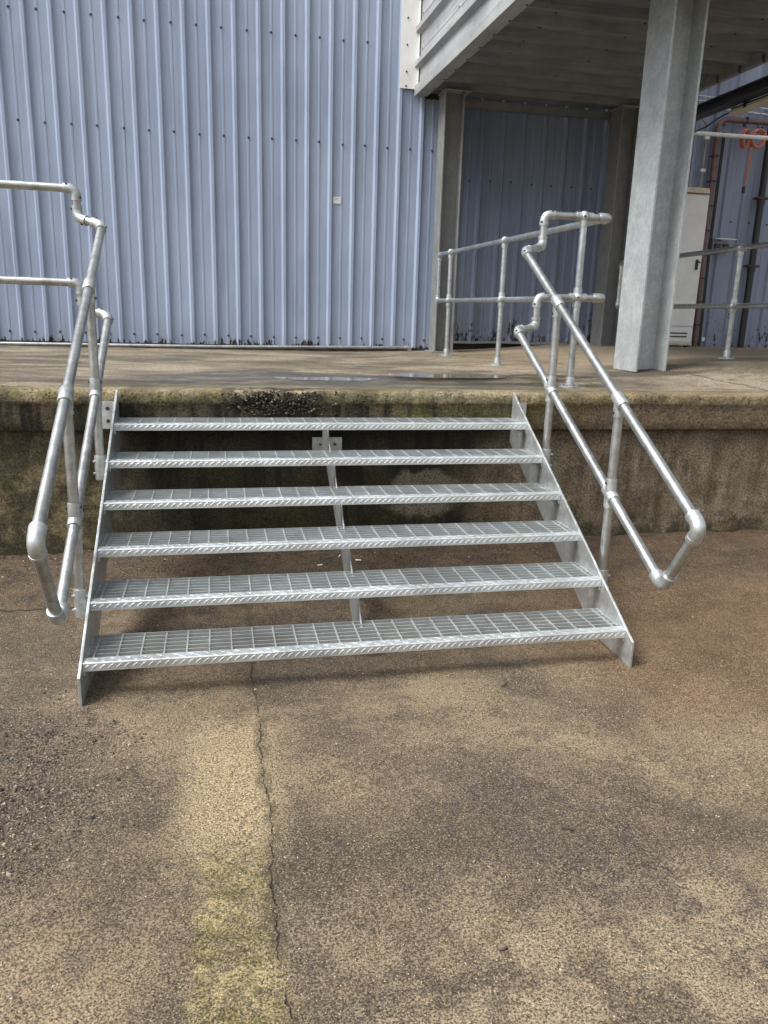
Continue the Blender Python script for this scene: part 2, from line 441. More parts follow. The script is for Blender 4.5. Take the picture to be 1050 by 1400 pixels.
# ------------------------------------------------------------------ mesh helper
class MB:
    def __init__(s):
        s.v = []
        s.f = []
    def add(s, vs, fs):
        o = len(s.v)
        s.v += [tuple(a) for a in vs]
        s.f += [tuple(i + o for i in f) for f in fs]
        return s
    def box(s, a, b):
        x0, y0, z0 = a
        x1, y1, z1 = b
        vs = [(x0, y0, z0), (x1, y0, z0), (x1, y1, z0), (x0, y1, z0), (x0, y0, z1), (x1, y0, z1), (x1, y1, z1), (x0, y1, z1)]
        return s.add(vs, [(3, 2, 1, 0), (4, 5, 6, 7), (0, 1, 5, 4), (1, 2, 6, 5), (2, 3, 7, 6), (3, 0, 4, 7)])
    def prism(s, poly, d):
        n = len(poly)
        d = Vector(d)
        vs = [Vector(p) for p in poly] + [Vector(p) + d for p in poly]
        fs = [tuple(reversed(range(n))), tuple(range(n, 2 * n))]
        fs += [(i, (i + 1) % n, n + (i + 1) % n, n + i) for i in range(n)]
        return s.add(vs, fs)
    def tube(s, pts, r, seg=16, cap=True):
        pts = [Vector(p) for p in pts]
        n = len(pts)
        rs = r if isinstance(r, (list, tuple)) else [r] * n
        T = []
        for i in range(n):
            a = pts[max(i - 1, 0)]
            b = pts[min(i + 1, n - 1)]
            T.append((b - a).normalized())
        ref = Vector((0, 0, 1)) if abs(T[0].z) < .9 else Vector((1, 0, 0))
        u = T[0].cross(ref).normalized()
        vs = []
        for i in range(n):
            if i:
                q = T[i - 1].rotation_difference(T[i])
                u = q @ u
            u = (u - T[i] * u.dot(T[i])).normalized()
            w = T[i].cross(u)
            for k in range(seg):
                an = 2 * math.pi * k / seg
                vs.append(pts[i] + (u * math.cos(an) + w * math.sin(an)) * rs[i])
        fs = [(i * seg + k, i * seg + (k + 1) % seg, (i + 1) * seg + (k + 1) % seg, (i + 1) * seg + k) for i in range(n - 1) for k in range(seg)]
        if cap:
            fs += [tuple(reversed(range(seg))), tuple(range((n - 1) * seg, n * seg))]
        return s.add(vs, fs)
    def ball(s, c, r, sx=1, sy=1, sz=1, seg=16, ring=10):
        c = Vector(c)
        vs = [c + Vector((0, 0, -r * sz))]
        for j in range(1, ring):
            ph = -math.pi / 2 + math.pi * j / ring
            for k in range(seg):
                a = 2 * math.pi * k / seg
                vs.append(c + Vector((r * sx * math.cos(ph) * math.cos(a), r * sy * math.cos(ph) * math.sin(a), r * sz * math.sin(ph))))
        vs.append(c + Vector((0, 0, r * sz)))
        fs = [(0, 1 + (k + 1) % seg, 1 + k) for k in range(seg)]
        for j in range(ring - 2):
            for k in range(seg):
                a = 1 + j * seg
                fs.append((a + k, a + (k + 1) % seg, a + seg + (k + 1) % seg, a + seg + k))
        l = len(vs) - 1
        a = 1 + (ring - 2) * seg
        fs += [(a + k, a + (k + 1) % seg, l) for k in range(seg)]
        return s.add(vs, fs)
    def mesh(s, name, mat, smooth=True, ang=35):
        me = bpy.data.meshes.new(name)
        me.from_pydata(s.v, [], s.f)
        me.update()
        if smooth:
            me.polygons.foreach_set('use_smooth', [True] * len(me.polygons))
            me.set_sharp_from_angle(angle=math.radians(ang))
        me.materials.append(M[mat] if isinstance(mat, str) else mat)
        return me
    def build(s, name, mat, parent=None, smooth=True, bevel=0, ang=35, kind=None):
        o = bpy.data.objects.new(name, s.mesh(name, mat, smooth, ang))
        C.objects.link(o)
        if parent:
            o.parent = parent
            o.matrix_parent_inverse = parent_inv(parent)
        if bevel:
            b = o.modifiers.new('bevel', 'BEVEL')
            b.width = bevel
            b.segments = 2
            b.limit_method = 'ANGLE'
        if kind:
            o['kind'] = kind
        return o

def world_of(o):
    mt = Matrix.LocRotScale(o.location, o.rotation_euler, o.scale)
    if o.parent:
        mt = world_of(o.parent) @ o.matrix_parent_inverse @ mt
    return mt

def parent_inv(p):
    return world_of(p).inverted()

def thing(name, label, cat, loc=(0, 0, 0), group=None):
    o = bpy.data.objects.new(name, None)
    C.objects.link(o)
    o.location = loc
    o.empty_display_size = .1
    return tag(o, label, cat, group)

def tag(o, label, cat, group=None):
    o['label'] = label
    o['category'] = cat
    if group:
        o['group'] = group
    return o

def S(v, a, b):
    t = min(1, max(0, (v - a) / (b - a)))
    return t * t * (3 - 2 * t)

def fb(x, y, z=0, oct=4):
    return mn.fractal(Vector((x, y, z)), .6, 2.1, oct)

def spread(lo, hi, step, far_lo, far_hi):
    xs = []
    v = lo
    while v <= hi + 1e-6:
        xs.append(v)
        v += step
    d = step
    v = xs[0]
    left = []
    while v > far_lo:
        d *= 1.5
        v -= d
        left.append(max(v, far_lo))
    d = step
    v = xs[-1]
    right = []
    while v < far_hi:
        d *= 1.5
        v += d
        right.append(min(v, far_hi))
    return left[::-1] + xs + right

def grid(xs, ys, fn):
    b = MB()
    nx, ny = len(xs), len(ys)
    b.v = [fn(x, y) for y in ys for x in xs]
    b.f = [(j * nx + i, j * nx + i + 1, (j + 1) * nx + i + 1, (j + 1) * nx + i) for j in range(ny - 1) for i in range(nx - 1)]
    return b

# ------------------------------------------------------------------ ground
def gz(x, y):
    z = .085 * S(y, -1.6, -.35)
    near = 1 if (-3 < x < 6 and -5 < y < 0) else 0
    if near:
        z += .006 * fb(x * 2.3, y * 2.3, 1.7) - .002
        g = ((x + .17) / .40) ** 2 + ((y + 2.28) / .55) ** 2
        z -= .012 * max(0, 1 - g)
        z += .012 * S(y, -.8, -.3) * fb(x * 7, y * 7, 4.4)
    return z
gnd = grid(spread(-2, 4.6, .03, -300, 300), spread(-4.2, -.24, .03, -300, 300), lambda x, y: (x, y, gz(x, y))).build('ground', 'ground', ang=180)
gnd['kind'] = 'structure'

# ------------------------------------------------------------------ loading dock
EDGE, HD = -.30, .937
def fz(x, y):
    t = S(y, -.3, .8)
    return HD + .046 * S(x, 1.5, 3.6) * t + .085 * S(x, 3.0, 4.5) * t
df = grid(spread(-2.5, 6.5, .06, -14, 16), spread(-.14, 3.9, .06, -.14, 6), lambda x, y: (x, y, fz(x, y) + .002 * fb(x * 2, y * 2, .3))).build('dock_floor', 'dockfloor', ang=180)
df['kind'] = 'structure'

dw = thing('dock_wall', 'stained concrete dock wall with mossy edge beam behind the metal stairs', 'wall', (1, -.26, 0))
xs = spread(-2.5, 5.2, .025, -14, 16)
prof = [(-.20, .728), (-.262, .728), (-.297, .730), (-.301, .736), (-.3015, .78), (-.302, .83), (-.3025, .868), (-.306, .874), (-.309, .885), (-.309, .905), (-.306, .922), (-.298, .932), (-.28, .937), (-.22, .9395), (-.135, .9395), (-.13, .90)]
eb = MB()
for (py, pz) in prof:
    for x in xs:
        k = 1 if (py < -.27) else .15
        n1 = fb(x * 9, pz * 14, 2.2)
        n2 = fb(x * 2.2, pz * 3, 5.1)
        dy = k * (.005 * n1 + .005 * n2)
        ch = fb(x * 4.3, 11.0, 0, 5)
        if pz > .895 and py < -.25 and ch > .22:
            dy += min(.022, (ch - .22) * .07) * (1 + .5 * n1)
        dz = .003 * n1 if pz > .9 else 0
        # broken away arris with exposed aggregate
        sp = S(x, .50, .62) * (1 - S(x, .95, 1.10)) * S(pz, .80, .86)
        if py < -.25 and sp > 0:
            dy += sp * (.012 + .016 * abs(fb(x * 16, pz * 22, 8.8)))
            dz -= sp * .008 * abs(fb(x * 14, 3.3, 1.1)) if pz > .9 else 0
        eb.v.append((x, py + dy, pz + dz))
nx = len(xs)
eb.f = [(j * nx + i, j * nx + i + 1, (j + 1) * nx + i + 1, (j + 1) * nx + i) for j in range(len(prof) - 1) for i in range(nx - 1)]
eb.build('edge_beam', 'lip', dw, ang=180)
wzs = [-.15 + .88 * i / 30 for i in range(31)]
grid(xs, wzs, lambda x, z: (x, -.262 + .005 * fb(x * 5, z * 6, 3.1) + .006 * fb(x * 1.3, z * 1.5, 7.0), z)).build('wall_face', 'dockwall', dw, ang=180)

def stones(name, spots, mat='stone', parent=None):
    b = MB()
    cols = []
    for (x, y, z, r, c) in spots:
        q = Matrix.Rotation(random.uniform(0, 6.28), 3, (random.gauss(0, 1), random.gauss(0, 1), random.gauss(0, 1) + .01))
        base = [(1, 0, 0), (-1, 0, 0), (0, 1, 0), (0, -1, 0), (0, 0, 1), (0, 0, -1)]
        vs = []
        sx, sy, sz = (random.uniform(.7, 1.3) for _ in range(3))
        for p in base:
            p = q @ Vector((p[0] * sx, p[1] * sy, p[2] * sz)) * random.uniform(.75, 1.15)
            vs.append((x + p.x * r, y + p.y * r, z + p.z * r * .8))
        b.add(vs, [(0, 2, 4), (2, 1, 4), (1, 3, 4), (3, 0, 4), (2, 0, 5), (1, 2, 5), (3, 1, 5), (0, 3, 5)])
        cols += [c] * 6
    o = b.build(name, mat, parent, smooth=False, kind='stuff')
    a = o.data.color_attributes.new('col', 'FLOAT_COLOR', 'POINT')
    a.data.foreach_set('color', [k for c in cols for k in (*c, 1)])
    return o

def rc(cols):
    c = random.choice(cols)
    k = random.uniform(.75, 1.25)
    return tuple(min(1, v * k) for v in c)
# exposed aggregate in the spalled arris
sp = []
for i in range(620):
    x = random.gauss(.80, .14)
    x = min(1.10, max(.50, x))
    z = random.uniform(.815, .935)
    sp.append((x, -.300 + random.uniform(-.006, .008), z, random.uniform(.004, .011), rc([(.03, .027, .022), (.06, .052, .038), (.15, .13, .09), (.025, .022, .019)])))
stones('exposed_aggregate', sp, parent=dw)

# loose gravel in the broken patch, grit over the slab, dirt against the wall
gcol = [(.08, .066, .052), (.15, .125, .095), (.30, .25, .18), (.04, .034, .03), (.055, .047, .04), (.06, .05, .043), (.09, .075, .06)]
sp = []
while len(sp) < 3600:
    x, y = random.gauss(-.18, .20), random.gauss(-2.30, .24)
    g = ((x + .17) / .50) ** 2 + ((y + 2.28) / .62) ** 2
    if g < 1 and fb(x * 4, y * 4, 9) > random.uniform(-.9, .3):
        r = random.uniform(.002, .0045) if random.random() < .94 else random.uniform(.004, .009)
        sp.append((x, y, gz(x, y) + r * .3, r, rc(gcol)))
tag(stones('gravel', sp), 'loose dark gravel in the broken patch of slab at the left', 'gravel')
sp = []
for i in range(5200):
    x, y = random.uniform(-.9, 4.0), random.uniform(-3.6, -.9)
    if x > 2.9 and y < -2.2:
        continue
    r = random.uniform(.0012, .0026) if random.random() < .985 else random.uniform(.003, .006)
    sp.append((x, y, gz(x, y) + r * .25, r, rc([(.40, .33, .23), (.30, .24, .17), (.06, .05, .04), (.09, .075, .06), (.5, .43, .33)])))
tag(stones('grit', sp), 'fine scattered grit over the concrete yard', 'grit')
sp = []
while len(sp) < 30000:
    y = -1.75 - 1.75 * random.random() ** 1.25
    x = random.uniform(-.35 + .2 * max(0, -1.9 - y), 2.75 - .75 * max(0, -1.9 - y))
    den = fb(x * 2.1, y * 2.1, 6.6, 5)
    if den < random.uniform(-.75, .55):
        continue
    u = random.random()
    r = .0011 + .0022 * u ** 3
    if fb(x * 1.4 + 4, y * 1.4, 2.2) > random.uniform(-.5, .5):
        c = rc([(.34, .28, .19), (.26, .21, .145), (.40, .34, .24), (.20, .165, .12), (.06, .05, .042)])
    else:
        c = rc([(.055, .046, .040), (.10, .084, .070), (.035, .030, .027), (.16, .135, .105), (.28, .23, .17)])
    sp.append((x, y, gz(x, y) - r * .15, r, c))
tag(stones('exposed_aggregate', sp), 'fine exposed aggregate standing proud of the worn yard slab', 'aggregate')
sp = []
for i in range(2300):
    x, y = random.uniform(-1.5, 2.25), -.27 - abs(random.gauss(0, .17))
    if fb(x * 3, y * 5, 2) < random.uniform(-.9, .4):
        continue
    r = random.uniform(.002, .006)
    sp.append((x, y, gz(x, y) + r * .3, r, rc([(.05, .035, .022), (.09, .06, .035), (.03, .024, .018), (.14, .10, .06), (.03, .03, .02)] * 5 + [(.5, .47, .4)])))
tag(stones('dirt_crumbs', sp), 'dark dirt and crumbs swept against the wall foot under the stairs', 'dirt')

def floor_curl(name, pts, r, mat, label, cat, group=None):
    o = MB().tube(pts, r, 6).build(name, mat)
    return tag(o, label, cat, group)
for (x, y, a, l, lab) in [(1.524, -1.88, .45, .05, 'small dark twig lying on the slab just in front of the bottom tread'), (1.40, -2.71, -.7, .045, 'short curved brown twig lying on open concrete right of centre')]:
    pts = [(x + math.cos(a) * l * t, y + math.sin(a) * l * t + .006 * math.sin(3 * t), gz(x, y) + .006) for t in (-.5, -.2, .1, .35, .5)]
    floor_curl('twig', pts, [.0015, .0022, .0024, .002, .001], 'wood', lab, 'twig', 'twigs on the yard')
b = MB().ball((1.078, -3.066, gz(1.078, -3.066) + .006), .010, 1.1, .8, .75, 9, 6)
for i, v in enumerate(b.v):
    n = mn.noise(Vector(v) * 120)
    b.v[i] = (v[0] + n * .002, v[1] + n * .002, v[2] + n * .0015)
tag(b.build('pebble', mat_plain('pebble_stone', (.13, .10, .08), .9, 0, .3, 80), ang=60), 'single round brown pebble on the slab near the bottom edge', 'pebble')
for (x, y, a, lab) in [(.98, -.62, .4, 'white cigarette butt on the dirt under the stairs, leftmost of the three'), (1.10, -.50, 1.2, 'white cigarette butt on the dirt behind the middle stringer'), (1.19, -.56, -.3, 'white cigarette butt on the dirt right of the middle stringer')]:
    d = Vector((math.cos(a), math.sin(a), 0)) * .014
    p = Vector((x, y, gz(x, y) + .008))
    floor_curl('cigarette_butt', [p - d, p, p + d], .0038, 'paper', lab, 'cigarette butt', 'cigarette butts under the stairs')

# puddles on the dock floor
def puddle(cx, cy, rx, ry, seed, label):
    pts = []
    for k in range(64):
        a = 2 * math.pi * k / 64
        rr = 1 + .38 * fb(math.cos(a) * 1.6, math.sin(a) * 1.6, seed, 5)
        x, y = cx + rx * rr * math.cos(a), cy + ry * rr * math.sin(a)
        pts.append((x, y))
    zt = max(fz(*p) for p in pts) + .0035
    b = MB()
    b.add([(x, y, zt) for x, y in pts], [tuple(range(64))])
    o = b.build('puddle', 'puddle', smooth=False)
    o['kind'] = 'structure'
    o['label'] = label
puddle(1.15, .46, .36, .11, 3.0, 'shallow puddle on the dock floor above the left part of the stairs')
puddle(1.98, .56, .46, .13, 8.0, 'shallow puddle on the dock floor above the right part of the stairs')

# ------------------------------------------------------------------ staircase
W, RISE, GOING, Y1, Z1 = 2.084, .13385, .23783, -1.7492, .1035
st = thing('metal_staircase', 'galvanised six-tread metal staircase leading up to the concrete dock', 'staircase', (W / 2, -1, 0))
zt = .567
poly = [(-.322, .943), (-1.803, .105), (-1.803, -.004), (-1.49, .004), (-.322, .668)]
for x0 in (-.010, W):
    s_ = MB().prism([(x0, y, z) for y, z in poly], (.010, 0, 0)).build('stringer', 'plate', st, False, .0015)
    for i in range(6):
        for dy in (.05, .19):
            yy, zz = Y1 + GOING * i + dy, Z1 + RISE * i + .004
            sx = 1 if x0 > 0 else -1
            xo = x0 + (.010 if sx > 0 else 0)
            MB().tube([(xo - sx * .002, yy, zz), (xo + sx * .010, yy, zz)], .010, 6).build('bolt', 'bolt', s_, False)
# middle stringer with the notched front edge
px = 1.030
mp = []
for i in range(6):
    yy, zz = Y1 + GOING * i, Z1 + RISE * i
    if i == 0:
        mp += [(yy + .245, .002), (yy + .170, zz - .006)]
    mp += [(yy + .195, zz - .006)]
    if i < 5:
        mp += [(yy + .222, zz + .032), (yy + .262, zz + .062), (yy + GOING + .075, zz + RISE - .006)]
mp += [(-.282, .775), (-.282, .67), (-1.435, .002)]
ms = MB().prism([(px, y, z) for y, z in mp], (.006, 0, 0)).build('middle_stringer', 'midplate', st, False, .001)
wp = MB().box((.978, -.276, .585), (1.139, -.266, .690)).build('wall_plate', 'plate', ms, False, .001)
for bx_ in (1.018, 1.098):
    MB().tube([(bx_, -.273, .655), (bx_, -.292, .655)], .010, 6).build('bolt', 'bolt', ms, False)
    MB().tube([(bx_, -.29, .655), (bx_, -.305, .655)], .0055, 8).build('bolt_thread', 'screw', ms, False)
# wall brackets at the heads of the side stringers
for (x0, x1, sx) in ((-.088, -.010, -1), (W + .010, W + .088, 1)):
    b_ = MB().box((x0, -.318, .745), (x1, -.309, .884)).build('wall_bracket', 'plate', st, False, .001)
    xa = -.020 if sx < 0 else W + .010
    MB().box((xa, -.40, .746), (xa + .010, -.3185, .883)).build('bracket_leg', 'plate', b_, False, .001)
    for zz in (.785, .848):
        xb = x0 + .033 if sx < 0 else x1 - .033
        MB().tube([(xb, -.316, zz), (xb, -.330, zz)], .010, 6).build('bolt', 'screw', b_, False)
# base foot under the middle stringer
MB().box((.97, -1.50, gz(1.05, -1.45) - .004), (1.09, -1.33, gz(1.05, -1.45) + .006)).build('foot_plate', 'plate', st, False, .001)

NB, DEP = 7, .252
def grating():
    b = MB()
    x0, x1 = .0035, W - .0035
    y0 = .048
    for k in range(NB):
        y = y0 + (DEP - y0) * k / (NB - 1)
        b.box((x0, y - .0024, .013), (x1, y + .0024, .028))
    n = 26
    for k in range(n):
        x = x0 + .026 + (x1 - x0 - .052) * k / (n - 1)
        b.box((x - .0028, y0 - .006, .0225), (x + .0028, DEP + .0018, .0287))
    return b
def lozenges():
    b = MB()
    def loz(c, u, v, n, l, w, h):
        vs = [c + u * l, c + v * w, c - u * l, c - v * w, c + u * l * .45 + n * h, c - u * l * .45 + n * h]
        b.add(vs, [(0, 1, 4), (1, 2, 5, 4), (2, 3, 5), (3, 0, 4, 5)])
    X, Y, Z = Vector((1, 0, 0)), Vector((0, 1, 0)), Vector((0, 0, 1))
    n = 76
    for i in range(n):
        x = .012 + (W - .024) * i / (n - 1)
        s = 1 if i % 2 else -1
        for row, yy in enumerate((.012, .033)):
            s2 = s if row == 0 else -s
            u = (X * .8 + Y * .6 * s2).normalized()
            loz(Vector((x, yy, .0318)), u, u.cross(Z), Z, .0135, .0046, .0015)
        u = (X * .76 + Z * .65).normalized()
        loz(Vector((x, -.0003, .016)), u, u.cross(Y), -Y, .0165, .0048, .0017)
    return b
gm = grating().mesh('grating', 'bars', False)
lm = lozenges().mesh('checker_pattern', 'tread', False)
nm = MB().prism([(.001, 0, 0), (.001, .004, 0), (.001, .004, .0275), (.001, .045, .0275), (.001, .045, .032), (.001, .003, .032), (.001, 0, .029)], (W - .002, 0, 0)).mesh('nosing', 'tread', False)
epm = MB().box((0, .005, -.018), (.005, DEP + .004, .027)).mesh('end_plate', 'plate', False)
for i in range(6):
    oy, oz = Y1 + GOING * i, Z1 + RISE * i
    def put(name, me, par, x=0):
        o = bpy.data.objects.new(name, me)
        C.objects.link(o)
        o.location = (x, oy, oz)
        o.parent = par
        o.matrix_parent_inverse = parent_inv(par)
        return o
    t_ = put('tread', gm, st)
    put('nosing', nm, t_)
    k_ = put('checker_pattern', lm, t_)
    k_['kind'] = 'stuff'
    put('end_plate', epm, t_, .0015)
    put('end_plate', epm, t_, W - .0065)

# ------------------------------------------------------------------ tube handrails
TR = .0202
def lerp(a, b, t):
    return Vector(a) + (Vector(b) - Vector(a)) * t
def rail(name, a, b, par, mat='tube', r=TR):
    a, b = Vector(a), Vector(b)
    d = (b - a).normalized() * .032                       # tube ends stop inside their fittings
    a, b = a + d, b - d
    return MB().tube([lerp(a, b, t) for t in (0, .33, .66, 1)], r, 18).build(name, mat, par)
def screw_at(p, d, par):
    d = Vector(d).normalized()
    p = Vector(p)
    return MB().tube([p, p + d * .006], .0065, 6).build('set_screw', 'screw', par, False)
def elbow(c, pa, pb, par, leg=.058, r=.0252, name='elbow', screws=True):
    c = Vector(c)
    d1, d2 = (Vector(pa) - c).normalized(), (Vector(pb) - c).normalized()
    bd = .040
    pts = [c + d1 * leg, c + d1 * (leg - .004)]
    rs = [r + .0010, r + .0010]
    pts += [c + d1 * (leg - .016), c + d1 * (leg - .0165)]
    rs += [r + .0010, r]
    for k in range(9):
        t = k / 8
        pts.append(c + d1 * bd * (1 - t) ** 2 + d2 * bd * t * t)
        rs.append(r)
    pts += [c + d2 * (leg - .0165), c + d2 * (leg - .016), c + d2 * (leg - .004), c + d2 * leg]
    rs += [r, r + .0010, r + .0010, r + .0010]
    o = MB().tube(pts, rs, 18).build(name, 'fitting', par)
    if screws:
        for d, e in ((d1, d2), (d2, d1)):
            side = (-e - Vector((0, 1, 0)) * .8)
            side = (side - d * side.dot(d)).normalized()
            screw_at(c + d * (leg - .016) + side * (r - .001), side, o)
    return o
def sleeve(c, d, post, par, l=.040, r=.0254):
    c, d = Vector(c), Vector(d).normalized()
    o = MB().tube([c - d * l, c - d * (l - .004), c + d * (l - .004), c + d * l], [r, r + .0015, r + .0015, r], 18).build('clamp', 'fitting', par)
    p = Vector(post)
    MB().tube([c - p * .012, c + p * .062, c + p * .068], [r - .001, r - .001, r - .0015], 18).build('clamp_neck', 'fitting', o)
    sd_ = d.cross(p).normalized()
    for s in (1, -1):
        screw_at(c + p * .050 + Vector((s * .0235, 0, 0)), (s, 0, 0), o)
    return o
def crossball(c, par, dirs):
    c = Vector(c)
    o = MB().ball(c, .033, 1, 1, 1, 18, 12).build('cross_fitting', 'fitting', par)
    for d in dirs:
        d = Vector(d).normalized()
        MB().tube([c, c + d * .050, c + d * .054], [.0252, .0252, .0245], 16).build('collar', 'fitting', o)
    screw_at(c + Vector((-.01, -.031, .0)), (-.2, -1, 0), o)
    return o
def floor_post(x, y, ztop, par, mat='newtube', lean=0):
    z0 = fz(x, y)
    o = rail('post', (x, y, z0 + .008), (x + lean, y, ztop), par, mat)
    MB().tube([(x, y, z0 - .002), (x, y, z0 + .008)], .062, 24).build('base_flange', 'fitting', o)
    MB().tube([(x, y, z0 + .007), (x, y, z0 + .055), (x, y, z0 + .06)], [.0268, .0268, .0255], 18).build('base_socket', 'fitting', o)
    for a in (.8, 2.4, 3.9, 5.5):
        MB().tube([(x + .046 * math.cos(a), y + .046 * math.sin(a), z0 + .006), (x + .046 * math.cos(a), y + .046 * math.sin(a), z0 + .016)], .007, 6).build('bolt', 'bolt', o, False)
    return o

def stair_rail(root, xr, sx, ub, ut, lb, lt, posts, conn_u, conn_l, zu, zl):
    """ub/ut: bottom and top (y, z) of the handrail, lb/lt: of the knee rail; posts: list of (y, z_base)"""
    P = lambda q: Vector((xr, q[0], q[1]))
    rail('handrail', P(ub), P(ut), root)
    rail('knee_rail', P(lb), P(lt), root)
    rail('end_tube', P(ub), P(lb), root, 'dullcol' if False else 'tube')
    elbow(P(ub), P(ut), P(lb), root, .066, .0268, screws=False)
    elbow(P(lb), P(lt), P(ub), root, .066, .0268, screws=False)
    du = (P(ut) - P(ub)).normalized()
    dl = (P(lt) - P(lb)).normalized()
    for (y, zb) in posts:
        zu_ = ub[1] + (ut[1] - ub[1]) * (y - ub[0]) / (ut[0] - ub[0])
        zl_ = lb[1] + (lt[1] - lb[1]) * (y - lb[0]) / (lt[0] - lb[0])
        po = rail('post', (xr, y, zb), (xr, y, zu_ - .01), root)
        sk = MB().tube([(xr, y, zb - .075), (xr, y, zb - .07), (xr, y, zb + .035), (xr, y, zb + .04)], [.0262, .0268, .0268, .0262], 20).build('base_socket', 'fitting', po)
        xi = W + .010 if sx > 0 else -.010
        a, b_ = sorted((xi, xr - sx * .02))
        MB().box((a + .0005, y - .007, zb - .06), (b_, y + .007, zb + .025)).build('socket_lug', 'fitting', po, False, .003)
        for dz in (-.045, .012):
            for sg in (-1, 1):
                p_ = Vector((xr + sg * .0235, y - .011, zb + dz))
                MB().tube([p_, p_ + Vector((sg * .008, -.003, 0))], .006, 8).build('set_screw', 'fitting', po, False)
        sleeve((xr, y, zu_), du, (0, 0, -1), root)
        sleeve((xr, y, zl_), dl, (0, 0, 1), root)
        MB().tube([(xr, y, zl_), (xr, y, zl_ - .055), (xr, y, zl_ - .06)], [.0248, .0248, .0240], 18).build('clamp_neck', 'fitting', po)
    out = []
    for top, cn, zz, dr in ((P(ut), conn_u, zu, P(ub)), (P(lt), conn_l, zl, P(lb))):
        lo = Vector(cn)
        hi = Vector((cn[0], cn[1], zz))
        rail('link_tube', top, lo, root)
        rail('riser_tube', lo, hi, root)
        elbow(top, dr, lo, root)
        elbow(lo, top, hi, root)
        elbow(hi, lo, hi + Vector((sx, 0, 0)), root)
        out.append(hi)
    return out

yl = .03
# right rail with its return along the landing
rr_ = thing('handrail_with_landing_return', 'right galvanised tube handrail of the stairs with landing return running back beside the blue wall', 'handrail', (2.15, -1.4, .2))
hu, hl = stair_rail(rr_, 2.149, 1, (-2.045, .648), (-.185, 1.700), (-1.862, .362), (-.150, 1.277), [(-1.388, .232), (-.678, .650)], (2.338, yl, 1.743), (2.332, yl, 1.290), 1.918, 1.465)
for hi, zz, xc in ((hu, 1.918, 2.740), (hl, 1.470, 2.748)):
    cnr = Vector((xc, yl, zz))
    rail('landing_rail', hi, cnr, rr_)
    end = Vector((2.612, 3.20, 1.898 if zz > 1.6 else 1.470))
    rail('landing_rail', cnr, end, rr_, 'newtube')
    elbow(cnr, hi, end, rr_, .062, .0268, screws=False)
crossball((2.583, yl, 1.918), rr_, [(1, 0, 0), (-1, 0, 0), (0, 0, -1)])
crossball((2.583, yl, 1.468), rr_, [(1, 0, 0), (-1, 0, 0), (0, 0, -1), (0, 0, 1)])
floor_post(2.583, yl, 1.918, rr_)
for yp in (1.58, 2.86):
    f_ = (yp - yl) / (3.20 - yl)
    xp, zt_ = 2.740 - .128 * f_, 1.918 - .020 * f_
    floor_post(xp, yp, zt_, rr_)
    crossball((xp, yp, zt_), rr_, [(0, 1, 0), (0, -1, 0), (0, 0, -1)])
    crossball((xp, yp, 1.470), rr_, [(0, 1, 0), (0, -1, 0), (0, 0, -1), (0, 0, 1)])
ea, ec = (2.612, 3.20, 1.898), (2.612, 3.20, 1.470)
rail('end_tube', ea, ec, rr_, 'newtube')
elbow(ea, (2.70, 1, 1.91), ec, rr_, .05, .025, screws=False)
elbow(ec, (2.70, 1, 1.47), ea, rr_, .05, .025, screws=False)

# left rail, carried on along the dock edge out of the picture
lr_ = thing('handrail_along_dock_edge', 'left galvanised tube handrail of the stairs carried on along the dock edge', 'handrail', (-.065, -1.4, .2))
hu, hl = stair_rail(lr_, -.065, -1, (-1.985, .650), (-.045, 1.737), (-1.757, .300), (.005, 1.293), [(-1.325, .222), (-.597, .622)], (-.191, yl, 1.772), (-.199, yl, 1.325), 1.912, 1.455)
for hi, zz in ((hu, 1.912), (hl, 1.455)):
    rail('landing_rail', hi, (-2.6, yl, zz + .012), lr_)
for xp in (-1.25, -2.5):
    floor_post(xp, yl, 1.92, lr_)
    crossball((xp, yl, 1.921), lr_, [(1, 0, 0), (-1, 0, 0), (0, 0, -1)])
    crossball((xp, yl, 1.465), lr_, [(1, 0, 0), (-1, 0, 0), (0, 0, -1), (0, 0, 1)])

# rail on the far right, running towards the camera beyond the column
fr_ = thing('handrail_beyond_column', 'galvanised two-rail guard rail right of the big column in front of the white cabinet', 'handrail', (4.5, 1.2, fz(4.5, 1.2)))
for zz, ze in ((1.905, 1.90), (1.472, 1.466)):
    rail('guard_rail', (4.42, -.2, zz + .01), (4.545, 3.22, ze), fr_, 'newtube')
fe, fe2 = (4.545, 3.22, 1.90), (4.545, 3.22, 1.466)
rail('end_tube', fe, fe2, fr_, 'newtube')
elbow(fe, (4.54, 1, 1.90), fe2, fr_, .05, .025, screws=False)
elbow(fe2, (4.54, 1, 1.466), fe, fr_, .05, .025, screws=False)
for yp in (1.22, -.12):
    xp = 4.42 + .125 * (yp + .2) / 3.42
    floor_post(xp, yp, 1.905, fr_)
    crossball((xp, yp, 1.907), fr_, [(0, 1, 0), (0, -1, 0), (0, 0, -1)])
    crossball((xp, yp, 1.474), fr_, [(0, 1, 0), (0, -1, 0), (0, 0, -1), (0, 0, 1)])

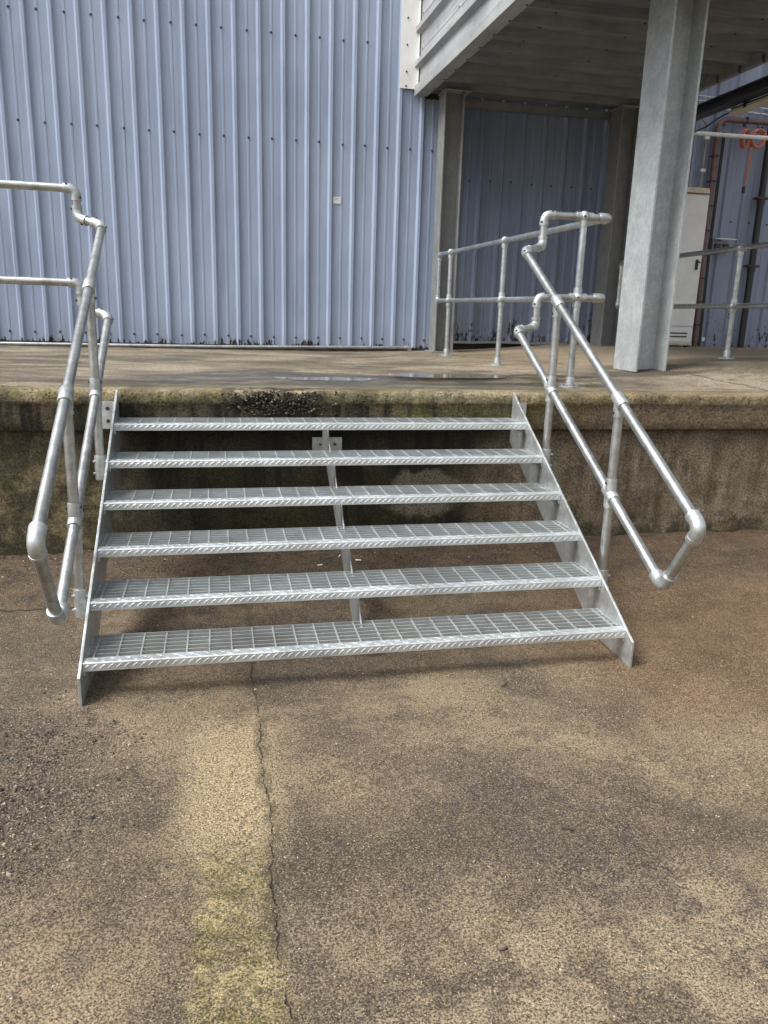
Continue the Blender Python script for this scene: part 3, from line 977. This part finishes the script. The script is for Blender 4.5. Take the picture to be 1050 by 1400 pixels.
# ------------------------------------------------------------------ ribbed sheets
PITCH_R = .2265
def sheet_profile(n, h=.026, PITCH_R=PITCH_R):
    """n pitches, starts just past a major rib; returns (s, depth) list; depth>0 is towards the viewer"""
    wb_, wt_ = (.030, .012) if h < .035 else (.046, .022)
    pts = [((wb_ + wt_) / 2 - .001, h * .52)]
    for i in range(n):
        o = i * PITCH_R
        pts += [(o + wb_, 0), (o + .100, 0), (o + .105, .0035), (o + .121, .0035), (o + .126, 0), (o + PITCH_R - wb_, 0), (o + PITCH_R - wt_, h)]
        if i < n - 1:
            pts += [(o + PITCH_R + wt_, h)]
    o = n * PITCH_R
    pts += [(o + wt_, h), (o + (wb_ + wt_) / 2 + .002, h * .48)]
    return pts
def sheet(name, origin, sdir, ldir, ndir, length, n, mat, par, th=.0022, screws=(), h=.026, pitch=PITCH_R, nseg=1):
    o, sv_, lv, nv = Vector(origin), Vector(sdir), Vector(ldir), Vector(ndir)
    pr = sheet_profile(n, h, pitch)
    b = MB()
    rows = []
    for j in range(nseg + 1):
        t = length * j / nseg
        for (s, d) in pr:
            b.v.append(tuple(o + sv_ * s + lv * t + nv * d))
        for (s, d) in pr:
            b.v.append(tuple(o + sv_ * s + lv * t + nv * (d - th)))
    k = len(pr)
    R_ = 2 * k
    for j in range(nseg):
        for i in range(k - 1):
            a = j * R_ + i
            b.f.append((a, a + 1, a + R_ + 1, a + R_))
            a += k
            b.f.append((a + 1, a, a + R_, a + R_ + 1))
        for e in (0, k - 1):
            a = j * R_ + e
            b.f.append((a, a + k, a + k + R_, a + R_))
    for jj in (0, nseg):
        for i in range(k - 1):
            a = jj * R_ + i
            b.f.append((a, a + 1, a + 1 + k, a + k))
    ob = b.build(name, mat, par, False)
    if screws:
        sb = MB()
        for t in screws:
            for i in range(n):
                c = o + sv_ * (i * pitch + .113 + random.uniform(-.004, .004)) + lv * (t + random.uniform(-.006, .006)) + nv * .0045
                sb.tube([c, c + nv * .002, c + nv * .0025], [.012, .012, .0085], 8)
                sb.tube([c + nv * .002, c + nv * .008], .0075, 6)
        sb.build('screws', 'screw', ob, False, kind='stuff')
    return ob

YW = 3.74
RIB0 = -1.102
wl = thing('warehouse_wall', 'pale blue ribbed steel warehouse wall behind the dock on the left', 'wall', (0, YW, .95))
for k in range(-26, 14, 4):
    x0 = RIB0 + (k + 2 - 2) * PITCH_R + 2 * PITCH_R - 2 * PITCH_R
    x0 = RIB0 + (k + 0) * PITCH_R
    sheet('wall_sheet', (x0, YW + random.uniform(-.0015, .0015), .985), (1, 0, 0), (0, 0, 1), (0, -1, 0), 5.2, 4, 'blue', wl, screws=(.088, 1.935, 2.84, 3.8))
# closing sheet up to the corner by the column
sheet('wall_sheet', (RIB0 + 14 * PITCH_R, YW, .985), (1, 0, 0), (0, 0, 1), (0, -1, 0), 5.2, 2, 'blue', wl, screws=(.088, 1.935))
sheet('wall_sheet', (RIB0 + 16 * PITCH_R, YW + .002, .985), (1, 0, 0), (0, 0, 1), (0, -1, 0), 2.40, 1, 'blue', wl, screws=(.088, 1.935))
MB().box((-8, YW + .012, .90), (2.76, YW + .05, 6.2)).build('backing', 'plinth', wl, False)
MB().box((-8, YW - .004, .90), (2.76, YW + .011, .984)).build('plinth', 'plinth', wl, False)
tg = MB().box((1.645, YW - .010, 2.375), (1.722, YW - .0060, 2.437)).build('sticker', 'white', wl, False)
for j in range(2):
    MB().box((1.656 + .01 * j, YW - .0112, 2.420 - .012 * j), (1.705 - .012 * j, YW - .0102, 2.424 - .012 * j)).build('print_line', 'grey', tg, False)

bp = thing('base_pipe', 'thin pale pipe running along the foot of the blue wall', 'pipe', (0, 3.64, .96))
MB().tube([(-8, 3.655, .945), (-1.5, 3.655, .960), (.4, 3.655, .966), (2.44, 3.655, .994)], .016, 12).build('pipe_run', 'tube', bp)
MB().tube([(2.40, 3.655, .9935), (2.44, 3.655, .9942), (2.455, 3.66, .985), (2.46, 3.66, .95)], .020, 12).build('pipe_end', 'fitting', bp)

# recessed wall under the canopy
rw = thing('recessed_wall', 'shade-toned blue ribbed steel wall under the canopy between two steel columns', 'wall', (3.6, 3.82, 1.0))
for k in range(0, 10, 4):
    sheet('wall_sheet', (2.50 + k * PITCH_R, 3.83, 1.055), (1, 0, 0), (0, 0, 1), (0, -1, 0), 2.5, 4 if k < 8 else 2, 'blueshade', rw, screws=(1.63,))
MB().box((2.5, 3.85, .90), (4.9, 3.89, 3.5)).build('backing', 'plinth', rw, False)
bt = MB()
n = 40
for j in range(n + 1):
    x = 2.78 + 1.72 * j / n
    sag = .012 * math.sin(j / n * math.pi) + .006 * fb(x * 3, 1, 1)
    bt.v += [(x, 3.775, 1.038 + sag), (x, 3.815, 1.046 + sag), (x, 3.815, 1.062 + sag), (x, 3.775, 1.054 + sag)]
bt.f = [(j * 4 + a, j * 4 + (a + 1) % 4, j * 4 + 4 + (a + 1) % 4, j * 4 + 4 + a) for j in range(n) for a in range(4)]
bt.f += [(3, 2, 1, 0), (n * 4, n * 4 + 1, n * 4 + 2, n * 4 + 3)]
bt.build('bottom_track', 'dullcol', rw, False)

# wall on the right behind the cabinet
wr = thing('side_wall', 'weathered blue-grey ribbed wall with flaking paint behind the white cabinet', 'wall', (7, 3.75, 1.0))
for k in range(0, 20, 4):
    sheet('wall_sheet', (4.85 + k * PITCH_R, 3.76, 1.0), (1, 0, 0), (0, 0, 1), (0, -1, 0), 5.2, 4, 'blueworn', wr, screws=(.09, 1.42, 2.4, 3.0))
MB().box((4.85, 3.78, .90), (10, 3.82, 6.2)).build('backing', 'plinth', wr, False)
MB().box((4.85, 3.735, .93), (10, 3.779, .998)).build('plinth', 'plinth', wr, False)

# ------------------------------------------------------------------ steel columns
def hcolumn(root, x0, x1, y0, y1, z0, z1, mat, ft=.014, wt=.010, name='column'):
    MB().box((x0, y0, z0), (x0 + ft, y1, z1)).build('flange', mat, root, False, .002)
    MB().box((x1 - ft, y0, z0), (x1, y1, z1)).build('flange', mat, root, False, .002)
    ym = (y0 + y1) / 2
    MB().box((x0 + ft - .001, ym - wt / 2, z0), (x1 - ft + .001, ym + wt / 2, z1)).build('web', mat, root, False)
bc = thing('steel_column', 'large bright galvanised steel H-column standing on the dock at the right front', 'column', (3.46, .78, .99))
hcolumn(bc, 3.347, 3.584, .620, .940, fz(3.45, .78) - .006, 3.60, 'column', .016)
lc = thing('steel_column', 'weathered steel column at the end of the pale blue wall, under the canopy corner', 'column', (2.72, 3.45, .94))
hcolumn(lc, 2.640, 2.835, 3.34, 3.56, .93, 3.385, 'dullcol', .012)
MB().box((2.60, 3.30, fz(2.7, 3.4) - .01), (2.875, 3.60, fz(2.7, 3.4) + .012)).build('base_plate', 'dullcol', lc, False, .002)
rc_ = thing('steel_column', 'dark weathered steel column in shade at the right end of the recessed wall', 'column', (4.5, 3.45, .98))
hcolumn(rc_, 4.455, 4.66, 3.34, 3.58, .95, 3.385, 'dullcol', .012)

# ------------------------------------------------------------------ canopy
ZC = 3.39
cp = thing('canopy', 'grey ribbed sheet-metal canopy box projecting from the wall above the landing', 'canopy', (3.6, 3.7, ZC))
A, B = Vector((2.425, 3.70, 0)), Vector((2.520, .10, 0))
dv = (B - A).normalized()                 # along the left edge, towards the camera
nv = Vector((dv.y, -dv.x, 0))             # outwards (left)
if nv.x > 0:
    nv = -nv
LEN = (B - A).length
# left corner trim: upright face and underside flange
def obox(a, b, z0, z1, thick, inward, name, mat, par):
    a, b = Vector(a), Vector(b)
    q = inward * thick
    return MB().prism([(a.x, a.y, z0), (b.x, b.y, z0), (b.x, b.y, z1), (a.x, a.y, z1)], q).build(name, mat, par, False, .001)
obox(A, B, ZC, ZC + .088, .004, -nv, 'corner_trim', 'trim', cp)
q = A - nv * .0045
MB().prism([(q.x, q.y, ZC), (q.x + dv.x * LEN, q.y + dv.y * LEN, ZC), (q.x + dv.x * LEN, q.y + dv.y * LEN, ZC + .004), (q.x, q.y, ZC + .004)], -nv * .115).build('trim_flange', 'trim', cp, False)
# side cladding: ribs run along the canopy
for k in range(2):
    o = A - nv * .040
    sheet('side_sheet', (o.x, o.y, ZC - .02 + k * 4 * .30), (0, 0, 1), dv, nv, LEN, 4, 'side', cp, pitch=.30, h=.045)
sb = MB()
for k in range(7):
    for t in (.10, 1.2, 2.4):
        c = A - nv * .0355 + dv * t + Vector((0, 0, ZC - .02 + .113 + k * .30))
        sb.tube([c, c + nv * .008], .0075, 6)
sb.build('side_screws', 'bolt', cp, False, kind='stuff')
# soffit: ribs run across
XR = 4.83
ns = 12
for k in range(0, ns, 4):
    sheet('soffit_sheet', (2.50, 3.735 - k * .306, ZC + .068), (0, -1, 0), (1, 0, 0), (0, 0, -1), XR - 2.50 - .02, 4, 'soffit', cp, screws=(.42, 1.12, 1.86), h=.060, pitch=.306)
sb = MB()
for k in range(12):
    c = A - nv * .105 + dv * (.03 + k * .306) + Vector((0, 0, ZC))
    sb.tube([c, c - Vector((0, 0, .006))], .0085, 8)
sb.build('trim_screws', 'screw', cp, False, kind='stuff')
MB().box((XR - .045, .10, ZC - .028), (XR, 3.72, ZC + .055)).build('edge_angle', 'dullcol', cp, False, .001)
for k in range(12):
    y = 3.5 - k * .30
    MB().tube([(XR - .052, y, ZC + .02), (XR - .040, y, ZC - .035)], .012, 6).build('edge_bolt', 'screw', cp, False)
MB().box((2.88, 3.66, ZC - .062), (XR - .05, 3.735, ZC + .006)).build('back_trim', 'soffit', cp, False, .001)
MB().box((2.632, 3.335, ZC - .006), (2.90, 3.60, ZC - .001)).build('column_cap', 'trim', cp, False, .001)
MB().box((4.45, 3.335, ZC - .006), (4.665, 3.60, ZC - .001)).build('column_cap', 'trim', cp, False, .001)
MB().box((2.55, .12, ZC + .11), (XR, 3.73, ZC + 2.6)).build('roof_box', 'side', cp, False)
# white corner flashing on the wall
fl = MB().box((2.276, YW - .040, 3.452), (2.448, YW - .034, 5.9)).build('corner_flashing', 'white', cp, False, .001)
MB().box((2.4485, YW - .075, 3.470), (2.4535, YW - .034, 5.9)).build('flashing_return', 'white', fl, False)
for zz in (3.475, 3.60, 3.83, 4.06):
    MB().tube([(2.335 + .004, YW - .040, zz), (2.339, YW - .047, zz)], .0085, 8).build('screw', 'screw', fl, False)

# dark beam and batten light right of the canopy
bm_ = thing('overhead_beam', 'dark overhead steel beam beyond the right edge of the canopy', 'beam', (5.2, 2, 3.4))
MB().box((5.20, -.4, 3.325), (5.33, 3.72, 3.337)).build('bottom_flange', 'darkbeam', bm_, False)
MB().box((5.20, -.4, 3.413), (5.33, 3.72, 3.425)).build('top_flange', 'darkbeam', bm_, False)
MB().box((5.259, -.4, 3.337), (5.271, 3.72, 3.413)).build('web', 'darkbeam', bm_, False)
lt_ = thing('batten_light', 'yellowed fluorescent batten light hanging under the dark beam', 'light fitting', (5.3, 2.2, 3.3))
MB().prism([(5.305, 1.35, 3.297), (5.385, 1.35, 3.297), (5.395, 1.35, 3.272), (5.380, 1.35, 3.248), (5.310, 1.35, 3.248), (5.295, 1.35, 3.272)], (0, 1.5, 0)).build('diffuser', 'diffuser', lt_, False, .002)
MB().box((5.312, 1.36, 3.297), (5.378, 2.84, 3.314)).build('tray', 'darkbeam', lt_, False)
for y in (1.6, 2.1, 2.6):
    MB().box((5.290, y, 3.267), (5.400, y + .03, 3.325)).build('clip', 'black', lt_, False)
tag(MB().tube([(5.345, 2.85, 3.292), (5.330, 3.0, 3.282), (5.300, 3.2, 3.222), (5.270, 3.45, 3.197), (5.15, 3.68, 3.202)], .007, 8).build('light_cable', 'black'), 'black cable drooping from the batten light to the wall', 'cable')

# ------------------------------------------------------------------ services on the right wall
cb = thing('electrical_cabinet', 'tall cream metal cabinet standing on legs against the right wall', 'cabinet', (5.4, 3.55, 1.0))
MB().box((5.02, 3.46, 1.10), (5.60, 3.70, 2.64)).build('body', 'cream', cb, False, .004)
dr = MB().box((5.03, 3.446, 1.292), (5.594, 3.459, 2.632)).build('door', 'cream', cb, False, .003)
MB().box((5.525, 3.425, 1.88), (5.548, 3.446, 1.985)).build('handle', 'black', dr, False, .002)
MB().tube([(5.536, 3.43, 1.965), (5.565, 3.415, 1.955)], .008, 8).build('handle_lever', 'black', dr)
MB().box((5.235, 3.428, 2.33), (5.262, 3.446, 2.53)).build('hinge', 'black', dr, False, .002)
lv = MB().box((5.03, 3.448, 1.125), (5.594, 3.459, 1.262)).build('vent_panel', 'cream', cb, False, .002)
for zz in (1.172, 1.208):
    MB().box((5.10, 3.4445, zz), (5.53, 3.4475, zz + .014)).build('slot', 'rust', lv, False)
MB().box((5.01, 3.44, 1.088), (5.60, 3.45, 1.108)).build('sill', 'beige', cb, False)
MB().prism([(5.00, 3.42, 2.645), (5.00, 3.72, 2.645), (5.00, 3.72, 2.73), (5.00, 3.44, 2.70)], (.58, 0, 0)).build('hood', 'beige', cb, False, .002)
for x in (5.05, 5.545):
    MB().box((x, 3.47, .95), (x + .035, 3.51, 1.10)).build('leg', 'rust', cb, False)

wp_ = tag(MB().tube([(4.95, 3.50, 3.225), (5.438, 3.50, 3.228), (7.8, 3.50, 3.258)], .021, 12).build('white_pipe', 'whitepipe'), 'white pipe crossing horizontally in front of the right wall', 'pipe')
cc = thing('conduit', 'copper brown conduit rising beside the cabinet and bending right along the wall', 'conduit', (5.75, 3.66, 1.0))
arc = [(5.73 + .10 * (1 - math.cos(a)), 3.66, 3.32 + .10 * math.sin(a)) for a in [i * math.pi / 16 for i in range(9)]]
MB().tube([(5.775, 3.66, 1.0), (5.745, 3.66, 2.1)] + arc + [(6.3, 3.66, 3.425), (7.6, 3.66, 3.43)], .027, 12).build('pipe_run', 'copper', cc)
for zz in (1.3, 1.55, 1.8, 2.05, 2.3, 2.55, 2.8, 3.05):
    x = 5.775 - .03 * min(1, (zz - 1.0) / 1.1) - (.015 if zz > 2.1 else 0) * min(1, (zz - 2.1) / 1.2)
    MB().box((x - .034, 3.624, zz), (x + .034, 3.70, zz + .014)).build('strap', 'black', cc, False)
for x in (6.05, 6.45, 6.85):
    MB().box((x, 3.626, 3.392), (x + .014, 3.70, 3.458)).build('strap', 'black', cc, False)
cl_ = thing('cable_ladder', 'narrow dark cable ladder with black cables right of the copper conduit', 'cable tray', (5.83, 3.68, 1.0))
for dx in (0, .055):
    MB().tube([(5.822 + dx, 3.69, 1.0), (5.80 + dx, 3.69, 2.1), (5.80 + dx, 3.69, 3.30)], .006, 6).build('side_rail', 'bolt', cl_)
for i in range(22):
    zz = 1.05 + i * .1
    x = 5.822 - .022 * min(1, (zz - 1) / 1.1)
    MB().tube([(x, 3.688, zz), (x + .055, 3.688, zz)], .004, 6).build('rung', 'bolt', cl_)
for dx in (.018, .034):
    MB().tube([(5.822 + dx, 3.676, 1.0), (5.80 + dx, 3.676, 2.1), (5.80 + dx, 3.676, 3.3)], .009, 8).build('cable', 'black', cl_)
gp_ = thing('thin_conduit', 'thin grey conduit curving up beside the copper conduit above the cabinet', 'conduit', (5.62, 3.69, 2.7))
MB().tube([(5.63, 3.69, 2.72), (5.625, 3.69, 3.28), (5.61, 3.69, 3.37), (5.55, 3.69, 3.42), (5.1, 3.69, 3.43)], .012, 8).build('pipe_run', 'grey', gp_)
for zz in (2.9, 3.22):
    MB().box((5.60, 3.672, zz), (5.655, 3.705, zz + .03)).build('saddle', 'whitepipe', gp_, False)
wb = thing('wire_basket', 'pale wire basket tray running along the wall above the orange coils', 'cable tray', (6.2, 3.68, 3.55))
for zz in (3.50, 3.555, 3.60):
    MB().tube([(5.45, 3.64, zz + .02), (7.6, 3.64, zz - .03)], .005, 6).build('wire', 'whitepipe', wb)
for i in range(22):
    x = 5.5 + i * .1
    d = -.05 * (x - 5.45) / 2.15
    MB().tube([(x, 3.638, 3.62 + d), (x, 3.638, 3.515 + d), (x, 3.70, 3.50 + d)], .004, 6).build('wire_rib', 'bolt', wb)

def coil(x, z, y, lab, tilt):
    r = thing('cable_coil', lab, 'cable coil', (x, y, z - .1), 'orange cable coils')
    for k in range(5):
        pts = []
        R_ = .074 + .006 * math.sin(k * 2.1)
        for i in range(33):
            a = 2 * math.pi * i / 32
            pts.append((x + R_ * math.cos(a) * .86 + .003 * k, y - .010 * k + tilt * R_ * math.cos(a), z + R_ * 1.12 * math.sin(a) + .006 * math.sin(k * 1.7)))
        MB().tube(pts, .0085, 8).build('loop', 'orange', r)
    MB().tube([(x, y + .01, z + .16), (x + .003, y - .03, z + .10), (x, y - .03, z + .05)], .006, 6).build('tie', 'black', r)
    return r
c1 = coil(6.02, 3.235, 3.62, 'loop of orange cable hanging on the right wall, left one of the pair', .5)
c2 = coil(6.17, 3.245, 3.62, 'loop of orange cable hanging on the right wall, right one of the pair', -.2)
for dx in (0, .03):
    MB().tube([(6.10 + dx, 3.60, 3.17), (6.105 + dx * .6, 3.60, 3.0), (6.10 + dx * .3, 3.61, 2.80 - dx)], .006, 6).build('tail', 'orange', c2)
MB().box((6.088, 3.595, 2.70), (6.112, 3.625, 2.77)).build('plug', 'black', c2, False, .003)

dp = thing('downpipe', 'black downpipe on the right wall at the picture edge', 'downpipe', (6.37, 3.67, 1.0))
MB().tube([(6.37, 3.665, .98), (6.37, 3.665, 5.5)], .036, 14).build('pipe_run', 'black', dp)
for zz in (1.95, 2.66):
    MB().box((6.30, 3.62, zz), (6.44, 3.715, zz + .022)).build('bracket', 'rust', dp, False)
    MB().tube([(6.37, 3.665, zz - .05), (6.37, 3.665, zz - .005)], .043, 14).build('joint_collar', 'black', dp)
sb_ = thing('power_outlet', 'grey weatherproof power outlet with a white hood on the right wall', 'power outlet', (5.92, 3.69, 2.1))
MB().box((5.845, 3.66, 2.09), (6.06, 3.715, 2.20)).build('back_box', 'grey', sb_, False, .004)
for x in (5.865, 5.965):
    MB().box((x, 3.635, 2.105), (x + .07, 3.66, 2.18)).build('socket_face', 'black', sb_, False, .004)
MB().prism([(5.84, 3.60, 2.222), (5.84, 3.72, 2.235), (5.84, 3.72, 2.245), (5.84, 3.60, 2.232)], (.25, 0, 0)).build('hood', 'whitepipe', sb_, False)
tag(MB().box((5.905, 3.728, 1.13), (5.945, 3.7315, 1.17)).build('wall_tag', 'white', None, False), 'tiny white tag on the right wall low beside the cabinet', 'tag')
